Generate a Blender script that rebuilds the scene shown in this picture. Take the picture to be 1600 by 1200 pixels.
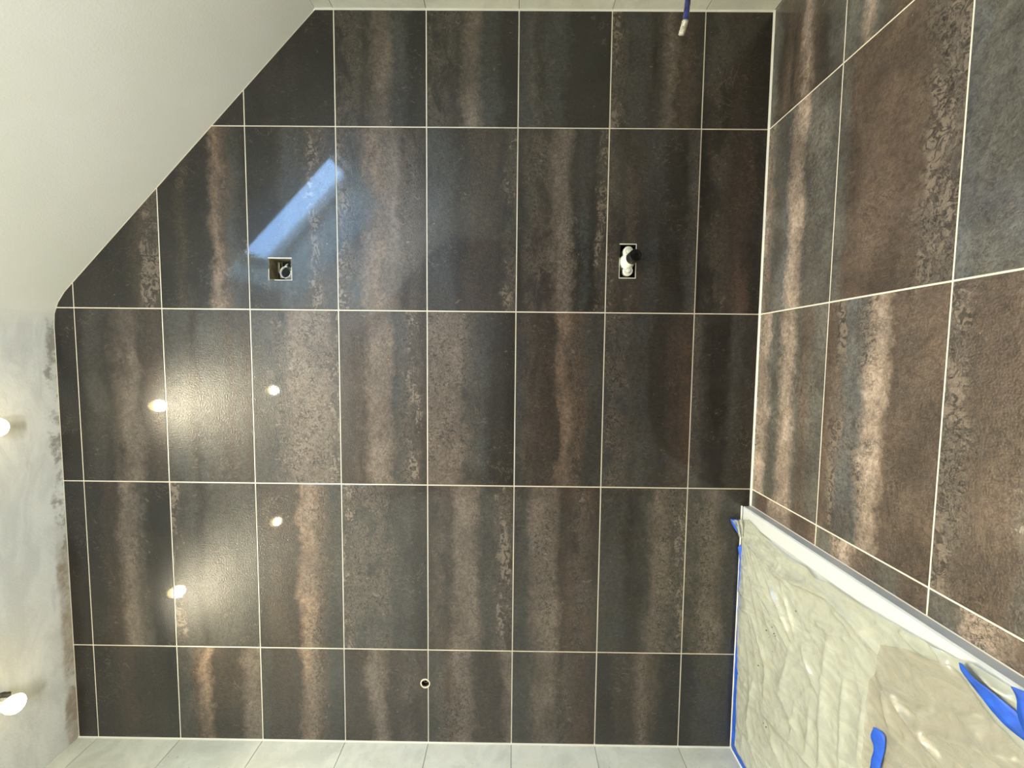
import bpy, bmesh, math, random
from mathutils import Vector, Matrix, noise

random.seed(7)
C = bpy.context.scene.collection
for o in list(bpy.data.objects):
    bpy.data.objects.remove(o)

# ------------------------------------------------------------------ camera
CAM = Vector((-0.15200, -1.42470, 0.82713))
M = ((0.01032465, 0.00683322, -0.99992335),     # image right  (the phone was held sideways)
     (-0.99782365, -0.06505727, -0.01074756),   # image down
     (-0.06512572, 0.99785814, 0.00614666))     # forward
F = 650.447
cd = bpy.data.cameras.new('camera')
cam = bpy.data.objects.new('camera', cd)
C.objects.link(cam)
R0, R1, R2 = Vector(M[0]), Vector(M[1]), Vector(M[2])
cam.matrix_world = Matrix(((R0.x, -R1.x, -R2.x, CAM.x), (R0.y, -R1.y, -R2.y, CAM.y), (R0.z, -R1.z, -R2.z, CAM.z), (0, 0, 0, 1)))
cd.sensor_fit = 'HORIZONTAL'
cd.sensor_width = 36
cd.lens = 36 * F / 1600
cd.clip_start = 0.02
bpy.context.scene.camera = cam

# ------------------------------------------------------------------ world, exposure
w = bpy.data.worlds.new('world')
bpy.context.scene.world = w
w.use_nodes = True
nt = w.node_tree
bg = nt.nodes['Background']
sky = nt.nodes.new('ShaderNodeTexSky')
sky.sky_type = 'NISHITA'
sky.sun_disc = False
sky.sun_elevation = math.radians(28)
sky.sun_rotation = math.radians(250)
nt.links.new(sky.outputs[0], bg.inputs[0])
SKY = 8.0
FILL_W = 60.0  # power of the added ceiling fill lamp
bg.inputs[1].default_value = SKY
vs = bpy.context.scene.view_settings
vs.view_transform = 'Standard'
vs.look = 'None'
vs.gamma = 1
vs.use_curve_mapping = False
vs.exposure = 0.0
LAMP_W = 60.0
LAMP_CONE = 122
LAMP_DISC = 90.0
LAMP_BACK = 24.0
LAMP_COL = (1.0, 0.88, 0.62)

# ------------------------------------------------------------------ measures of the room
H = 2.4076           # flat ceiling
XR = 0.9704          # knee wall (true right)
XL = -1.5562         # shower wall (true left)
YF = -2.60           # wall behind the photographer
ZK = [(7 - k) * 0.302 + 0.2212 for k in range(8)]     # bed joints of the dark wall, top to bottom
XJ = [0.602, 0.0, -0.602, -1.204]                     # head joints
YJ = [-0.3093, -0.6192, -0.9291, -1.239, -1.549, -1.859, -2.169, -2.479]  # floor joints
GAP = 0.0040
DEP = 0.0015
TRX, TRH, TRY = -0.661, 0.030, -1.25                  # shower tray: edge, height, far end


def px(u, v, axis, val):
    """point of a room plane that the pixel (u, v) of the 1600x1200 photograph was measured on"""
    d = R0 * ((u - 800) / F) + R1 * ((v - 600) / F) + R2
    t = (val - CAM[axis]) / d[axis]
    return CAM + d * t


# ------------------------------------------------------------------ helpers
def srgb(r, g=None, b=None):
    if g is None:
        r, g, b = r
    f = lambda c: (c / 255 / 12.92) if c / 255 <= 0.04045 else ((c / 255 + 0.055) / 1.055) ** 2.4
    return (f(r), f(g), f(b), 1)


def mat(name, col, rough=0.5, metal=0.0, coat=0.0, bump=0.0, bscale=60, vary=0.0, vscale=8, spec=0.5, alpha=1, trans=0):
    m = bpy.data.materials.new(name)
    m.use_nodes = True
    n = m.node_tree.nodes
    l = m.node_tree.links
    b = n['Principled BSDF']
    b.inputs['Base Color'].default_value = srgb(col)
    b.inputs['Roughness'].default_value = rough
    b.inputs['Metallic'].default_value = metal
    b.inputs['Coat Weight'].default_value = coat
    b.inputs['Specular IOR Level'].default_value = spec
    tc = n.new('ShaderNodeTexCoord')
    if vary:
        nz = n.new('ShaderNodeTexNoise')
        nz.inputs['Scale'].default_value = vscale
        nz.inputs['Detail'].default_value = 5
        l.new(tc.outputs['Object'], nz.inputs['Vector'])
        mx = n.new('ShaderNodeMix')
        mx.data_type = 'RGBA'
        mx.inputs['A'].default_value = srgb([c * (1 - vary) for c in col])
        mx.inputs['B'].default_value = srgb([min(255, c * (1 + vary)) for c in col])
        mr = n.new('ShaderNodeMapRange')
        mr.inputs['From Min'].default_value = 0.35
        mr.inputs['From Max'].default_value = 0.65
        l.new(nz.outputs['Fac'], mr.inputs['Value'])
        l.new(mr.outputs[0], mx.inputs['Factor'])
        l.new(mx.outputs['Result'], b.inputs['Base Color'])
    if bump:
        nz = n.new('ShaderNodeTexNoise')
        nz.inputs['Scale'].default_value = bscale
        nz.inputs['Detail'].default_value = 4
        l.new(tc.outputs['Object'], nz.inputs['Vector'])
        bp = n.new('ShaderNodeBump')
        bp.inputs['Strength'].default_value = bump
        bp.inputs['Distance'].default_value = 0.002
        l.new(nz.outputs['Fac'], bp.inputs['Height'])
        l.new(bp.outputs[0], b.inputs['Normal'])
    return m


def obj(name, bm, m=None, parent=None, smooth=False, matrix=None):
    me = bpy.data.meshes.new(name)
    bmesh.ops.recalc_face_normals(bm, faces=bm.faces)
    bm.to_mesh(me)
    bm.free()
    if m:
        me.materials.append(m)
    if smooth:
        for p in me.polygons:
            p.use_smooth = True
    o = bpy.data.objects.new(name, me)
    C.objects.link(o)
    if matrix is not None:
        o.matrix_world = matrix
    if parent:
        o.parent = parent
    return o


def thing(name, label, cat, loc=(0, 0, 0), group=None):
    o = bpy.data.objects.new(name, None)
    o.empty_display_size = 0.05
    C.objects.link(o)
    o.location = loc
    tag(o, label, cat, group)
    return o


def tag(o, label, cat, group=None):
    o['label'] = label
    o['category'] = cat
    if group:
        o['group'] = group
    return o


def box(bm, a, b):
    vs_ = [bm.verts.new((x, y, z)) for x in (a[0], b[0]) for y in (a[1], b[1]) for z in (a[2], b[2])]
    for f in ((0, 1, 3, 2), (4, 6, 7, 5), (0, 4, 5, 1), (2, 3, 7, 6), (0, 2, 6, 4), (1, 5, 7, 3)):
        bm.faces.new([vs_[i] for i in f])


def lathe(bm, prof, n=28, origin=(0, 0, 0), axis=(0, 0, 1), close=False):
    """profile of (radius, height) turned about an axis"""
    q = Vector((0, 0, 1)).rotation_difference(Vector(axis).normalized())
    og = Vector(origin)
    rings = []
    for r, h in prof:
        ring = []
        for i in range(n):
            a = 2 * math.pi * i / n
            ring.append(bm.verts.new(og + q @ Vector((r * math.cos(a), r * math.sin(a), h))))
        rings.append(ring)
    for a, b in zip(rings, rings[1:]):
        for i in range(n):
            bm.faces.new((a[i], a[(i + 1) % n], b[(i + 1) % n], b[i]))
    if close:
        bm.faces.new(rings[0])
        bm.faces.new(rings[-1])
    return rings


def tube(bm, pts, r, n=12, rf=None):
    pts = [Vector(p) for p in pts]
    rings = []
    up = Vector((0.3, 0.2, 0.9)).normalized()
    for i, p in enumerate(pts):
        d = (pts[min(i + 1, len(pts) - 1)] - pts[max(i - 1, 0)]).normalized()
        a = d.cross(up).normalized()
        b = d.cross(a)
        rr = rf(i / (len(pts) - 1)) if rf else r
        rings.append([bm.verts.new(p + (a * math.cos(t) + b * math.sin(t)) * rr) for t in [2 * math.pi * k / n for k in range(n)]])
    for a, b in zip(rings, rings[1:]):
        for i in range(n):
            bm.faces.new((a[i], a[(i + 1) % n], b[(i + 1) % n], b[i]))
    bm.faces.new(rings[0])
    bm.faces.new(rings[-1])


def spline(pts, n=24):
    pts = [Vector(p) for p in pts]
    P = [pts[0] * 2 - pts[1]] + pts + [pts[-1] * 2 - pts[-2]]
    out = []
    seg = len(pts) - 1
    for i in range(n + 1):
        s = i / n * seg
        k = min(int(s), seg - 1)
        t = s - k
        a, b, c, d = P[k:k + 4]
        out.append(0.5 * ((2 * b) + (c - a) * t + (2 * a - 5 * b + 4 * c - d) * t * t + (3 * b - a - 3 * c + d) * t ** 3))
    return out


# ------------------------------------------------------------------ tile material (node groups shared by all tiles)
def new_group(name, ins, outs):
    g = bpy.data.node_groups.new(name, 'ShaderNodeTree')
    for nme, ty in ins:
        g.interface.new_socket(nme, in_out='INPUT', socket_type=ty)
    for nme, ty in outs:
        g.interface.new_socket(nme, in_out='OUTPUT', socket_type=ty)
    return g, g.nodes.new('NodeGroupInput'), g.nodes.new('NodeGroupOutput')


class G:
    """tiny node-building shorthand"""
    def __init__(s, tree):
        s.t = tree

    def link(s, a, b):
        if isinstance(a, (int, float)):
            b.default_value = a
        elif isinstance(a, tuple):
            b.default_value = a
        else:
            s.t.links.new(a, b)

    def math(s, op, a, b=0.0, c=0.0, clamp=False):
        n = s.t.nodes.new('ShaderNodeMath')
        n.operation = op
        n.use_clamp = clamp
        s.link(a, n.inputs[0])
        s.link(b, n.inputs[1])
        s.link(c, n.inputs[2])
        return n.outputs[0]

    def vmul(s, a, v):
        n = s.t.nodes.new('ShaderNodeVectorMath')
        n.operation = 'MULTIPLY'
        s.link(a, n.inputs[0])
        n.inputs[1].default_value = v
        return n.outputs[0]

    def vadd(s, a, b):
        n = s.t.nodes.new('ShaderNodeVectorMath')
        n.operation = 'ADD'
        s.link(a, n.inputs[0])
        s.link(b, n.inputs[1])
        return n.outputs[0]

    def noise(s, v, scale, det=4, rough=0.55, dist=0.0):
        n = s.t.nodes.new('ShaderNodeTexNoise')
        s.link(v, n.inputs['Vector'])
        n.inputs['Scale'].default_value = scale
        n.inputs['Detail'].default_value = det
        n.inputs['Roughness'].default_value = rough
        n.inputs['Distortion'].default_value = dist
        return n.outputs['Fac']

    def rng(s, v, a, b, c=0.0, d=1.0):
        n = s.t.nodes.new('ShaderNodeMapRange')
        n.interpolation_type = 'SMOOTHSTEP'
        s.link(v, n.inputs['Value'])
        n.inputs['From Min'].default_value = a
        n.inputs['From Max'].default_value = b
        n.inputs['To Min'].default_value = c
        n.inputs['To Max'].default_value = d
        return n.outputs[0]

    def mix(s, f, a, b, mode='MIX'):
        n = s.t.nodes.new('ShaderNodeMix')
        n.data_type = 'RGBA'
        n.blend_type = mode
        s.link(f, n.inputs['Factor'])
        s.link(a, n.inputs['A'])
        s.link(b, n.inputs['B'])
        return n.outputs['Result']


gU, gi, go = new_group('tile_coordinates', [], [('U', 'NodeSocketFloat'), ('P', 'NodeSocketVector')])
g = G(gU)
tc = gU.nodes.new('ShaderNodeTexCoord')
oi = gU.nodes.new('ShaderNodeObjectInfo')
cx = gU.nodes.new('ShaderNodeCombineXYZ')
g.link(g.math('MULTIPLY', oi.outputs['Random'], 37.0), cx.inputs[0])
g.link(g.math('MULTIPLY', oi.outputs['Random'], 91.0), cx.inputs[1])
P = g.vadd(tc.outputs['Object'], cx.outputs[0])
sx = gU.nodes.new('ShaderNodeSeparateXYZ')
g.link(tc.outputs['Object'], sx.inputs[0])
u = g.math('MULTIPLY_ADD', sx.outputs[1], 1 / 0.302, 0.5)
n1 = g.noise(g.vmul(P, (5.0, 7.0, 1)), 1.0, 4, 0.6, 0.6)
n2 = g.noise(P, 24.0, 7, 0.75, 1.0)
u = g.math('ADD', u, g.math('MULTIPLY_ADD', n1, 0.30, -0.15))
u = g.math('ADD', u, g.math('MULTIPLY_ADD', n2, 0.24, -0.12))
g.link(u, go.inputs['U'])
g.link(P, go.inputs['P'])

gS, gi, go = new_group('tile_surface', [('Color', 'NodeSocketColor'), ('Zones', 'NodeSocketColor'), ('P', 'NodeSocketVector')],
                       [('BSDF', 'NodeSocketShader')])
g = G(gS)
P = gi.outputs['P']
sp = gS.nodes.new('ShaderNodeSeparateColor')
g.link(gi.outputs['Zones'], sp.inputs[0])
crack, crust = sp.outputs[0], sp.outputs[1]
col = gi.outputs['Color']
# slow clouds, longer along the tile
cl = g.rng(g.noise(g.vmul(P, (4.0, 9.0, 1)), 1.0, 4, 0.6), 0.3, 0.7, 0.72, 1.25)
col = g.mix(1.0, col, cl, 'MULTIPLY')
# patches where the print fades to a plain grey brown
fade = g.rng(g.noise(g.vmul(P, (4.5, 5.0, 1)), 1.0, 5, 0.6, 0.7), 0.40, 0.62)
col = g.mix(g.math('MULTIPLY', fade, 0.45), col, srgb(47, 42, 36))
# fine mottling
mo = g.rng(g.noise(g.vmul(P, (1.0, 1.0, 1)), 85.0, 7, 0.8, 0.8), 0.36, 0.64, 0.62, 1.38)
col = g.mix(1.0, col, mo, 'MULTIPLY')
# thin scratches across the bands
scr = g.math('MULTIPLY', g.rng(g.noise(g.vmul(P, (170.0, 45.0, 1)), 1.0, 4, 0.75, 0.5), 0.56, 0.72), g.rng(g.noise(P, 8.0, 4), 0.42, 0.6))
col = g.mix(g.math('MULTIPLY', scr, 0.42), col, srgb(120, 106, 91))
# crackle zones: dark veins and pits
reg = g.rng(g.noise(g.vmul(P, (7.0, 14.0, 1)), 1.0, 5, 0.7, 0.5), 0.40, 0.52)
rid = g.math('ABSOLUTE', g.math('SUBTRACT', g.noise(P, 30.0, 6, 0.62, 1.6), 0.5))
vein = g.rng(rid, 0.0, 0.030, 1.0, 0.0)
pit = g.rng(g.noise(P, 75.0, 4, 0.7, 1.2), 0.54, 0.60)
z = g.math('MULTIPLY', crack, reg, clamp=True)
col = g.mix(g.math('MULTIPLY', z, 0.35), col, srgb(112, 101, 88))
col = g.mix(g.math('MULTIPLY', g.math('MAXIMUM', g.math('MULTIPLY', vein, 0.9), g.math('MULTIPLY', pit, 0.8)), z, clamp=True), col, srgb(24, 20, 16))
# scattered short cracks and chips outside the strong zones
r2 = g.rng(g.noise(g.vmul(P, (6.0, 9.0, 1)), 1.0, 4, 0.6, 0.6), 0.52, 0.62)
v2 = g.rng(g.math('ABSOLUTE', g.math('SUBTRACT', g.noise(P, 19.0, 7, 0.68, 2.0), 0.5)), 0.0, 0.02, 1.0, 0.0)
col = g.mix(g.math('MULTIPLY', g.math('MULTIPLY', v2, r2), 0.8), col, srgb(28, 23, 18))
l2 = g.rng(g.noise(g.vmul(P, (60.0, 38.0, 1)), 1.0, 6, 0.75, 1.0), 0.58, 0.66)
col = g.mix(g.math('MULTIPLY', g.math('MULTIPLY', l2, r2), 0.5), col, srgb(128, 113, 97))
# light flecks along the zones
lf = g.rng(g.noise(P, 52.0, 6, 0.75, 1.0), 0.57, 0.66)
col = g.mix(g.math('MULTIPLY', g.math('MULTIPLY', lf, z), 0.45), col, srgb(150, 136, 118))
# crust: flaked light skin over dark
fl = g.rng(g.noise(P, 44.0, 6, 0.68, 1.4), 0.47, 0.52)
cz = g.math('MULTIPLY', g.rng(crust, 0.25, 0.6), g.rng(g.noise(g.vmul(P, (6.0, 14.0, 1)), 1.0, 5, 0.75, 0.5), 0.48, 0.55), clamp=True)
col = g.mix(g.math('MULTIPLY', cz, 0.62), col, g.mix(fl, srgb(48, 40, 34), srgb(138, 124, 108)))
# stray hair veins everywhere, sparse light ones
hv = g.math('ABSOLUTE', g.math('SUBTRACT', g.noise(P, 9.0, 8, 0.6, 2.2), 0.5))
sp_ = g.rng(g.noise(P, 5.0, 2), 0.56, 0.66)
col = g.mix(g.math('MULTIPLY', g.math('MULTIPLY', g.rng(hv, 0.0, 0.006, 1.0, 0.0), sp_), 0.5), col, srgb(150, 135, 115))
dots = g.rng(g.noise(P, 130.0, 1, 0.4), 0.80, 0.84)
col = g.mix(g.math('MULTIPLY', dots, 0.7), col, srgb(190, 170, 145))
b = gS.nodes.new('ShaderNodeBsdfPrincipled')
g.link(col, b.inputs['Base Color'])
g.link(g.math('MULTIPLY_ADD', mo, 0.06, 0.38), b.inputs['Roughness'])
b.inputs['Specular IOR Level'].default_value = 0.46
b.inputs['Coat Weight'].default_value = 0.5
b.inputs['Coat Roughness'].default_value = 0.02
b.inputs['Coat IOR'].default_value = 1.6
bp = gS.nodes.new('ShaderNodeBump')
bp.inputs['Strength'].default_value = 1.0
bp.inputs['Distance'].default_value = 0.0014
g.link(g.noise(P, 230.0, 1, 0.5), bp.inputs['Height'])
g.link(bp.outputs[0], b.inputs['Normal'])
cn = gS.nodes.new('ShaderNodeBump')
cn.inputs['Strength'].default_value = 0.04
cn.inputs['Distance'].default_value = 0.0006
g.link(g.noise(P, 300.0, 2, 0.6), cn.inputs['Height'])
g.link(cn.outputs[0], b.inputs['Coat Normal'])
g.link(b.outputs[0], go.inputs['BSDF'])

COL = {'k': (28, 26, 22), 'b': (60, 50, 41), 'r': (74, 57, 45), 't': (114, 101, 88), 'g': (63, 61, 55),
       's': (62, 62, 60), 'o': (136, 114, 94), 'c': (66, 60, 53), 'd': (42, 38, 32)}
_tm = {}


def tile_mat(spec, gain=1.0):
    if (spec, gain) in _tm:
        return _tm[spec, gain]
    m = bpy.data.materials.new('dark_tile_' + str(len(_tm)))
    m.use_nodes = True
    t = m.node_tree
    t.nodes.remove(t.nodes['Principled BSDF'])
    a = t.nodes.new('ShaderNodeGroup')
    a.node_tree = gU
    s = t.nodes.new('ShaderNodeGroup')
    s.node_tree = gS
    out = t.nodes['Material Output']
    for kind, sock in ((0, 'Color'), (1, 'Zones')):
        r = t.nodes.new('ShaderNodeValToRGB')
        r.color_ramp.interpolation = 'LINEAR' if kind == 0 else 'B_SPLINE'
        e = r.color_ramp.elements
        n = len(spec)
        while len(e) < n:
            e.new(0.5)
        for i, ch in enumerate(spec):
            e[i].position = (i + 0.5) / n
            if kind == 0:
                e[i].color = tuple(c_ * gain for c_ in srgb(COL[ch.lower()])[:3]) + (1,)
            else:
                e[i].color = (1.0 if ch.isupper() else 0.0, 1.0 if ch.lower() == 'c' else 0.0, 0, 1)
        t.links.new(a.outputs['U'], r.inputs[0])
        t.links.new(r.outputs[0], s.inputs[sock])
    t.links.new(a.outputs['P'], s.inputs['P'])
    t.links.new(s.outputs[0], out.inputs['Surface'])
    _tm[spec, gain] = m
    return m


# ------------------------------------------------------------------ other materials
m_grout = mat('pale_grout', (236, 226, 202), 0.8, bump=0.3, bscale=300)
m_caulk = mat('white_sealant', (226, 222, 206), 0.45)
m_white = mat('white_acrylic', (208, 211, 208), 0.22, coat=0.3)
m_pl = mat('white_plastic', (235, 234, 220), 0.35)
m_black = mat('black_rubber', (20, 20, 21), 0.35)
m_dark = mat('recess_shade_dark', (34, 30, 24), 0.9, bump=0.6, bscale=80)  # painted dark for the shade inside the wall openings
m_card = mat('beige_box_plastic', (118, 110, 82), 0.6, vary=0.15, vscale=40)
m_brass = mat('brass', (190, 165, 105), 0.3, metal=0.9)
m_blue = mat('blue_conduit_plastic', (42, 48, 110), 0.3, coat=0.3, vary=0.4, vscale=60, bump=0.5, bscale=140)
m_wrap = mat('white_wrap_tape', (222, 214, 192), 0.6, vary=0.15, vscale=150, bump=1.0, bscale=160)
m_tape = mat('blue_masking_tape', (34, 88, 196), 0.5, bump=0.6, bscale=70, vary=0.12, vscale=50)
m_cable = mat('dark_cable', (44, 40, 30), 0.5)
m_frame = mat('white_window_frame', (235, 235, 230), 0.4)
m_void = mat('conduit_shade_black', (9, 9, 9), 0.9)  # black for the unlit hollow of the conduits
m_speck = mat('dark_dirt', (70, 66, 50), 0.8)


def light_tile_material():
    m = bpy.data.materials.new('pale_cement_tile')
    m.use_nodes = True
    g = G(m.node_tree)
    b = m.node_tree.nodes['Principled BSDF']
    tc = m.node_tree.nodes.new('ShaderNodeTexCoord')
    oi = m.node_tree.nodes.new('ShaderNodeObjectInfo')
    cx = m.node_tree.nodes.new('ShaderNodeCombineXYZ')
    g.link(g.math('MULTIPLY', oi.outputs['Random'], 60.0), cx.inputs[0])
    P = g.vadd(tc.outputs['Object'], cx.outputs[0])
    c = g.mix(g.rng(g.noise(P, 7.0, 6, 0.65, 0.5), 0.35, 0.65), srgb(206, 206, 190), srgb(226, 226, 210))
    c = g.mix(g.math('MULTIPLY', g.rng(g.noise(P, 26.0, 5, 0.7, 1.0), 0.55, 0.68), 0.25), c, srgb(238, 238, 224))
    c = g.mix(g.math('MULTIPLY', g.rng(g.noise(P, 90.0, 2, 0.5), 0.69, 0.74), 0.45), c, srgb(140, 136, 120))
    g.link(c, b.inputs['Base Color'])
    b.inputs['Roughness'].default_value = 0.45
    return m


m_light = light_tile_material()
m_lgrout = mat('grey_grout', (120, 116, 104), 0.8)


def ceiling_material():
    m = bpy.data.materials.new('plaster_and_paint')
    m.use_nodes = True
    t = m.node_tree
    g = G(t)
    b = t.nodes['Principled BSDF']
    tc = t.nodes.new('ShaderNodeTexCoord')
    P = tc.outputs['Object']
    s = t.nodes.new('ShaderNodeSeparateXYZ')
    g.link(P, s.inputs[0])
    X, Y, Z = s.outputs
    paint = g.mix(g.rng(g.noise(P, 3.0, 3), 0.35, 0.65), srgb(226, 225, 210), srgb(230, 229, 216))
    sk = g.mix(g.rng(g.noise(g.vmul(P, (1.0, 2.2, 1)), 4.0, 6, 0.65, 0.8), 0.36, 0.64), srgb(208, 208, 200), srgb(226, 226, 218))
    # trowelled filler smudges, grey
    sm = g.rng(g.noise(g.vmul(P, (3.0, 9.0, 1)), 2.2, 5, 0.7, 1.2), 0.58, 0.72)
    sk = g.mix(g.math('MULTIPLY', sm, 0.22), sk, srgb(140, 138, 128))
    # smudges and dirt along the joint with the tiles
    ed = g.math('SUBTRACT', g.math('ADD', Y, g.math('MULTIPLY_ADD', g.noise(P, 11.0, 5, 0.7), 0.09, -0.045)), -0.030)
    edm = g.rng(ed, -0.006, 0.012)
    patch = g.rng(g.noise(P, 14.0, 6, 0.75), 0.44, 0.6)
    sk = g.mix(g.math('MULTIPLY', g.math('MULTIPLY', edm, patch), 0.75), sk, srgb(128, 122, 104))
    # the bare beige edge strip beside the shower
    bt = g.math('MULTIPLY', g.rng(g.math('ADD', Y, g.math('MULTIPLY_ADD', g.noise(P, 20.0, 3), 0.03, -0.015)), -0.044, -0.026), g.rng(X, -0.95, -0.72, 1.0, 0.0))
    sk = g.mix(g.math('MULTIPLY', bt, g.rng(g.noise(P, 16.0, 5, 0.7), 0.3, 0.62, 0.25, 0.75)), sk, srgb(162, 143, 118))
    xx = g.math('ADD', X, g.math('MULTIPLY_ADD', g.noise(P, 5.0, 5, 0.7), 0.24, -0.12))
    f = g.rng(xx, -0.10, 0.03)
    c = g.mix(f, sk, paint)
    g.link(c, b.inputs['Base Color'])
    b.inputs['Roughness'].default_value = 0.85
    bp = t.nodes.new('ShaderNodeBump')
    bp.inputs['Strength'].default_value = 0.35
    bp.inputs['Distance'].default_value = 0.002
    g.link(g.noise(P, 180.0, 3), bp.inputs['Height'])
    g.link(bp.outputs[0], b.inputs['Normal'])
    return m


m_ceil = ceiling_material()
m_plain = mat('bare_cement_render', (84, 78, 70), 0.85, bump=0.2, bscale=90, vary=0.03, vscale=2)

# ------------------------------------------------------------------ ceiling: flat plaster, rounded into the roof slope
prof = [(XL - 0.02, H), (-1.0, H), (-0.5, H), (-0.06, H), (-0.020, 2.4045), (0.018, 2.3905), (0.055, 2.3655), (0.088, 2.3340)]
sl = lambda x: 2.4180 - 0.9563 * x
prof += [(0.22, sl(0.22)), (0.50, sl(0.50)), (0.79, sl(0.79)), (XR + 0.0, sl(XR))]
ys = [0.0, -0.56, -1.26, YF]
bm = bmesh.new()
gridv = [[bm.verts.new((x, y, z)) for y in ys] for x, z in prof]
for i in range(len(prof) - 1):
    for j in range(len(ys) - 1):
        if j == 1 and prof[i][0] >= 0.2199 and prof[i + 1][0] <= 0.7901:
            continue
        bm.faces.new((gridv[i][j], gridv[i + 1][j], gridv[i + 1][j + 1], gridv[i][j + 1]))
# slab thickness (the reveal of the roof window is as deep as the insulation)
TH = 0.30
nrm = []
for i, (x, z) in enumerate(prof):
    a = prof[max(i - 1, 0)]
    c = prof[min(i + 1, len(prof) - 1)]
    d = Vector((c[0] - a[0], 0, c[1] - a[1])).normalized()
    nrm.append(Vector((-d.z, 0, d.x)))
top = [[bm.verts.new(Vector((prof[i][0], y, prof[i][1])) + nrm[i] * TH) for y in ys] for i in range(len(prof))]
faces = set()
hole = lambda i, j: j == 1 and prof[i][0] >= 0.2199 and prof[i + 1][0] <= 0.7901
for i in range(len(prof) - 1):
    for j in range(len(ys) - 1):
        if not hole(i, j):
            bm.faces.new((top[i][j], top[i][j + 1], top[i + 1][j + 1], top[i + 1][j]))
for e in [e for e in bm.edges if len(e.link_faces) == 1 and e.verts[0] in sum(gridv, [])]:
    idx = []
    for v in e.verts:
        for i in range(len(prof)):
            for j in range(len(ys)):
                if gridv[i][j] is v:
                    idx.append((i, j))
    (i1, j1), (i2, j2) = idx
    bm.faces.new((gridv[i1][j1], gridv[i2][j2], top[i2][j2], top[i1][j1]))
ceil = obj('ceiling', bm, m_ceil)
ceil['kind'] = 'structure'

# roof window at the outer end of the reveal
win = bpy.data.objects.new('window_1', None)
C.objects.link(win)
win['kind'] = 'structure'
ax = Vector((0.7227, 0, -0.6911))
nn = Vector((0.6911, 0, 0.7227))
mid = Vector((0.505, -0.91, sl(0.505))) + nn * 0.27
Lh, Wh = 0.57 / 0.7227 / 2, 0.35
Wm = Matrix(((ax.x, 0, nn.x, mid.x), (ax.y, 1, nn.y, mid.y), (ax.z, 0, nn.z, mid.z), (0, 0, 0, 1)))
bm = bmesh.new()
for a, b_ in (((-Lh, -Wh, -.025), (-Lh + .035, Wh, .03)), ((Lh - .035, -Wh, -.025), (Lh, Wh, .03)),
              ((-Lh + .035, -Wh, -.025), (Lh - .035, -Wh + .035, .03)), ((-Lh + .035, Wh - .035, -.025), (Lh - .035, Wh, .03))):
    box(bm, a, b_)
win.matrix_world = Wm
o = obj('window_frame', bm, m_frame, win)
m_glass = bpy.data.materials.new('window_glass')
m_glass.use_nodes = True
bb = m_glass.node_tree.nodes['Principled BSDF']
bb.inputs['Transmission Weight'].default_value = 1
bb.inputs['Roughness'].default_value = 0
bb.inputs['IOR'].default_value = 1.05
bb.inputs['Base Color'].default_value = (0.80, 0.92, 1, 1)
bm = bmesh.new()
box(bm, (-Lh + .035, -Wh + .035, 0), (Lh - .035, Wh - .035, .004))
obj('window_pane', bm, m_glass, win)


# ------------------------------------------------------------------ tile building in a plane
def clip(poly, planes):
    """keep the part of a 2D polygon with a*x+b*y<=c for every plane"""
    for a, b, c in planes:
        out = []
        n = len(poly)
        for i in range(n):
            p, q = poly[i], poly[(i + 1) % n]
            dp, dq = a * p[0] + b * p[1] - c, a * q[0] + b * q[1] - c
            if dp <= 0:
                out.append(p)
            if (dp < 0 < dq) or (dq < 0 < dp):
                t = dp / (dp - dq)
                out.append((p[0] + (q[0] - p[0]) * t, p[1] + (q[1] - p[1]) * t))
        poly = out
        if len(poly) < 3:
            return []
    return poly


def prism(poly, th, ch=0.0007):
    """tile body, front face at local z=0, back at -th, with a small chamfer"""
    bm = bmesh.new()
    cxm = sum(p[0] for p in poly) / len(poly)
    cym = sum(p[1] for p in poly) / len(poly)
    ins = []
    for x, y in poly:
        d = Vector((cxm - x, cym - y))
        d = d.normalized() * ch * 1.4 if d.length else d
        ins.append((x + d.x, y + d.y))
    f = [bm.verts.new((x, y, 0)) for x, y in ins]
    m_ = [bm.verts.new((x, y, -ch)) for x, y in poly]
    k = [bm.verts.new((x, y, -th)) for x, y in poly]
    n = len(poly)
    bm.faces.new(f)
    bm.faces.new(k[::-1])
    for i in range(n):
        j = (i + 1) % n
        bm.faces.new((f[i], f[j], m_[j], m_[i]))
        bm.faces.new((m_[i], m_[j], k[j], k[i]))
    return bm


def ring_prism(rect, hole, th):
    """rectangular tile with a rectangular cut-out"""
    bm = bmesh.new()
    (x0, y0, x1, y1), (a0, b0, a1, b1) = rect, hole
    O = [(x0, y0), (x1, y0), (x1, y1), (x0, y1)]
    I = [(a0, b0), (a1, b0), (a1, b1), (a0, b1)]
    L = []
    for z in (0, -th):
        L.append(([bm.verts.new((*p, z)) for p in O], [bm.verts.new((*p, z)) for p in I]))
    for i in range(4):
        j = (i + 1) % 4
        for O_, I_ in L:
            bm.faces.new((O_[i], O_[j], I_[j], I_[i]))
        bm.faces.new((L[0][0][i], L[0][0][j], L[1][0][j], L[1][0][i]))
        bm.faces.new((L[0][1][i], L[0][1][j], L[1][1][j], L[1][1][i]))
    return bm


_mesh = {}


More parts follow.
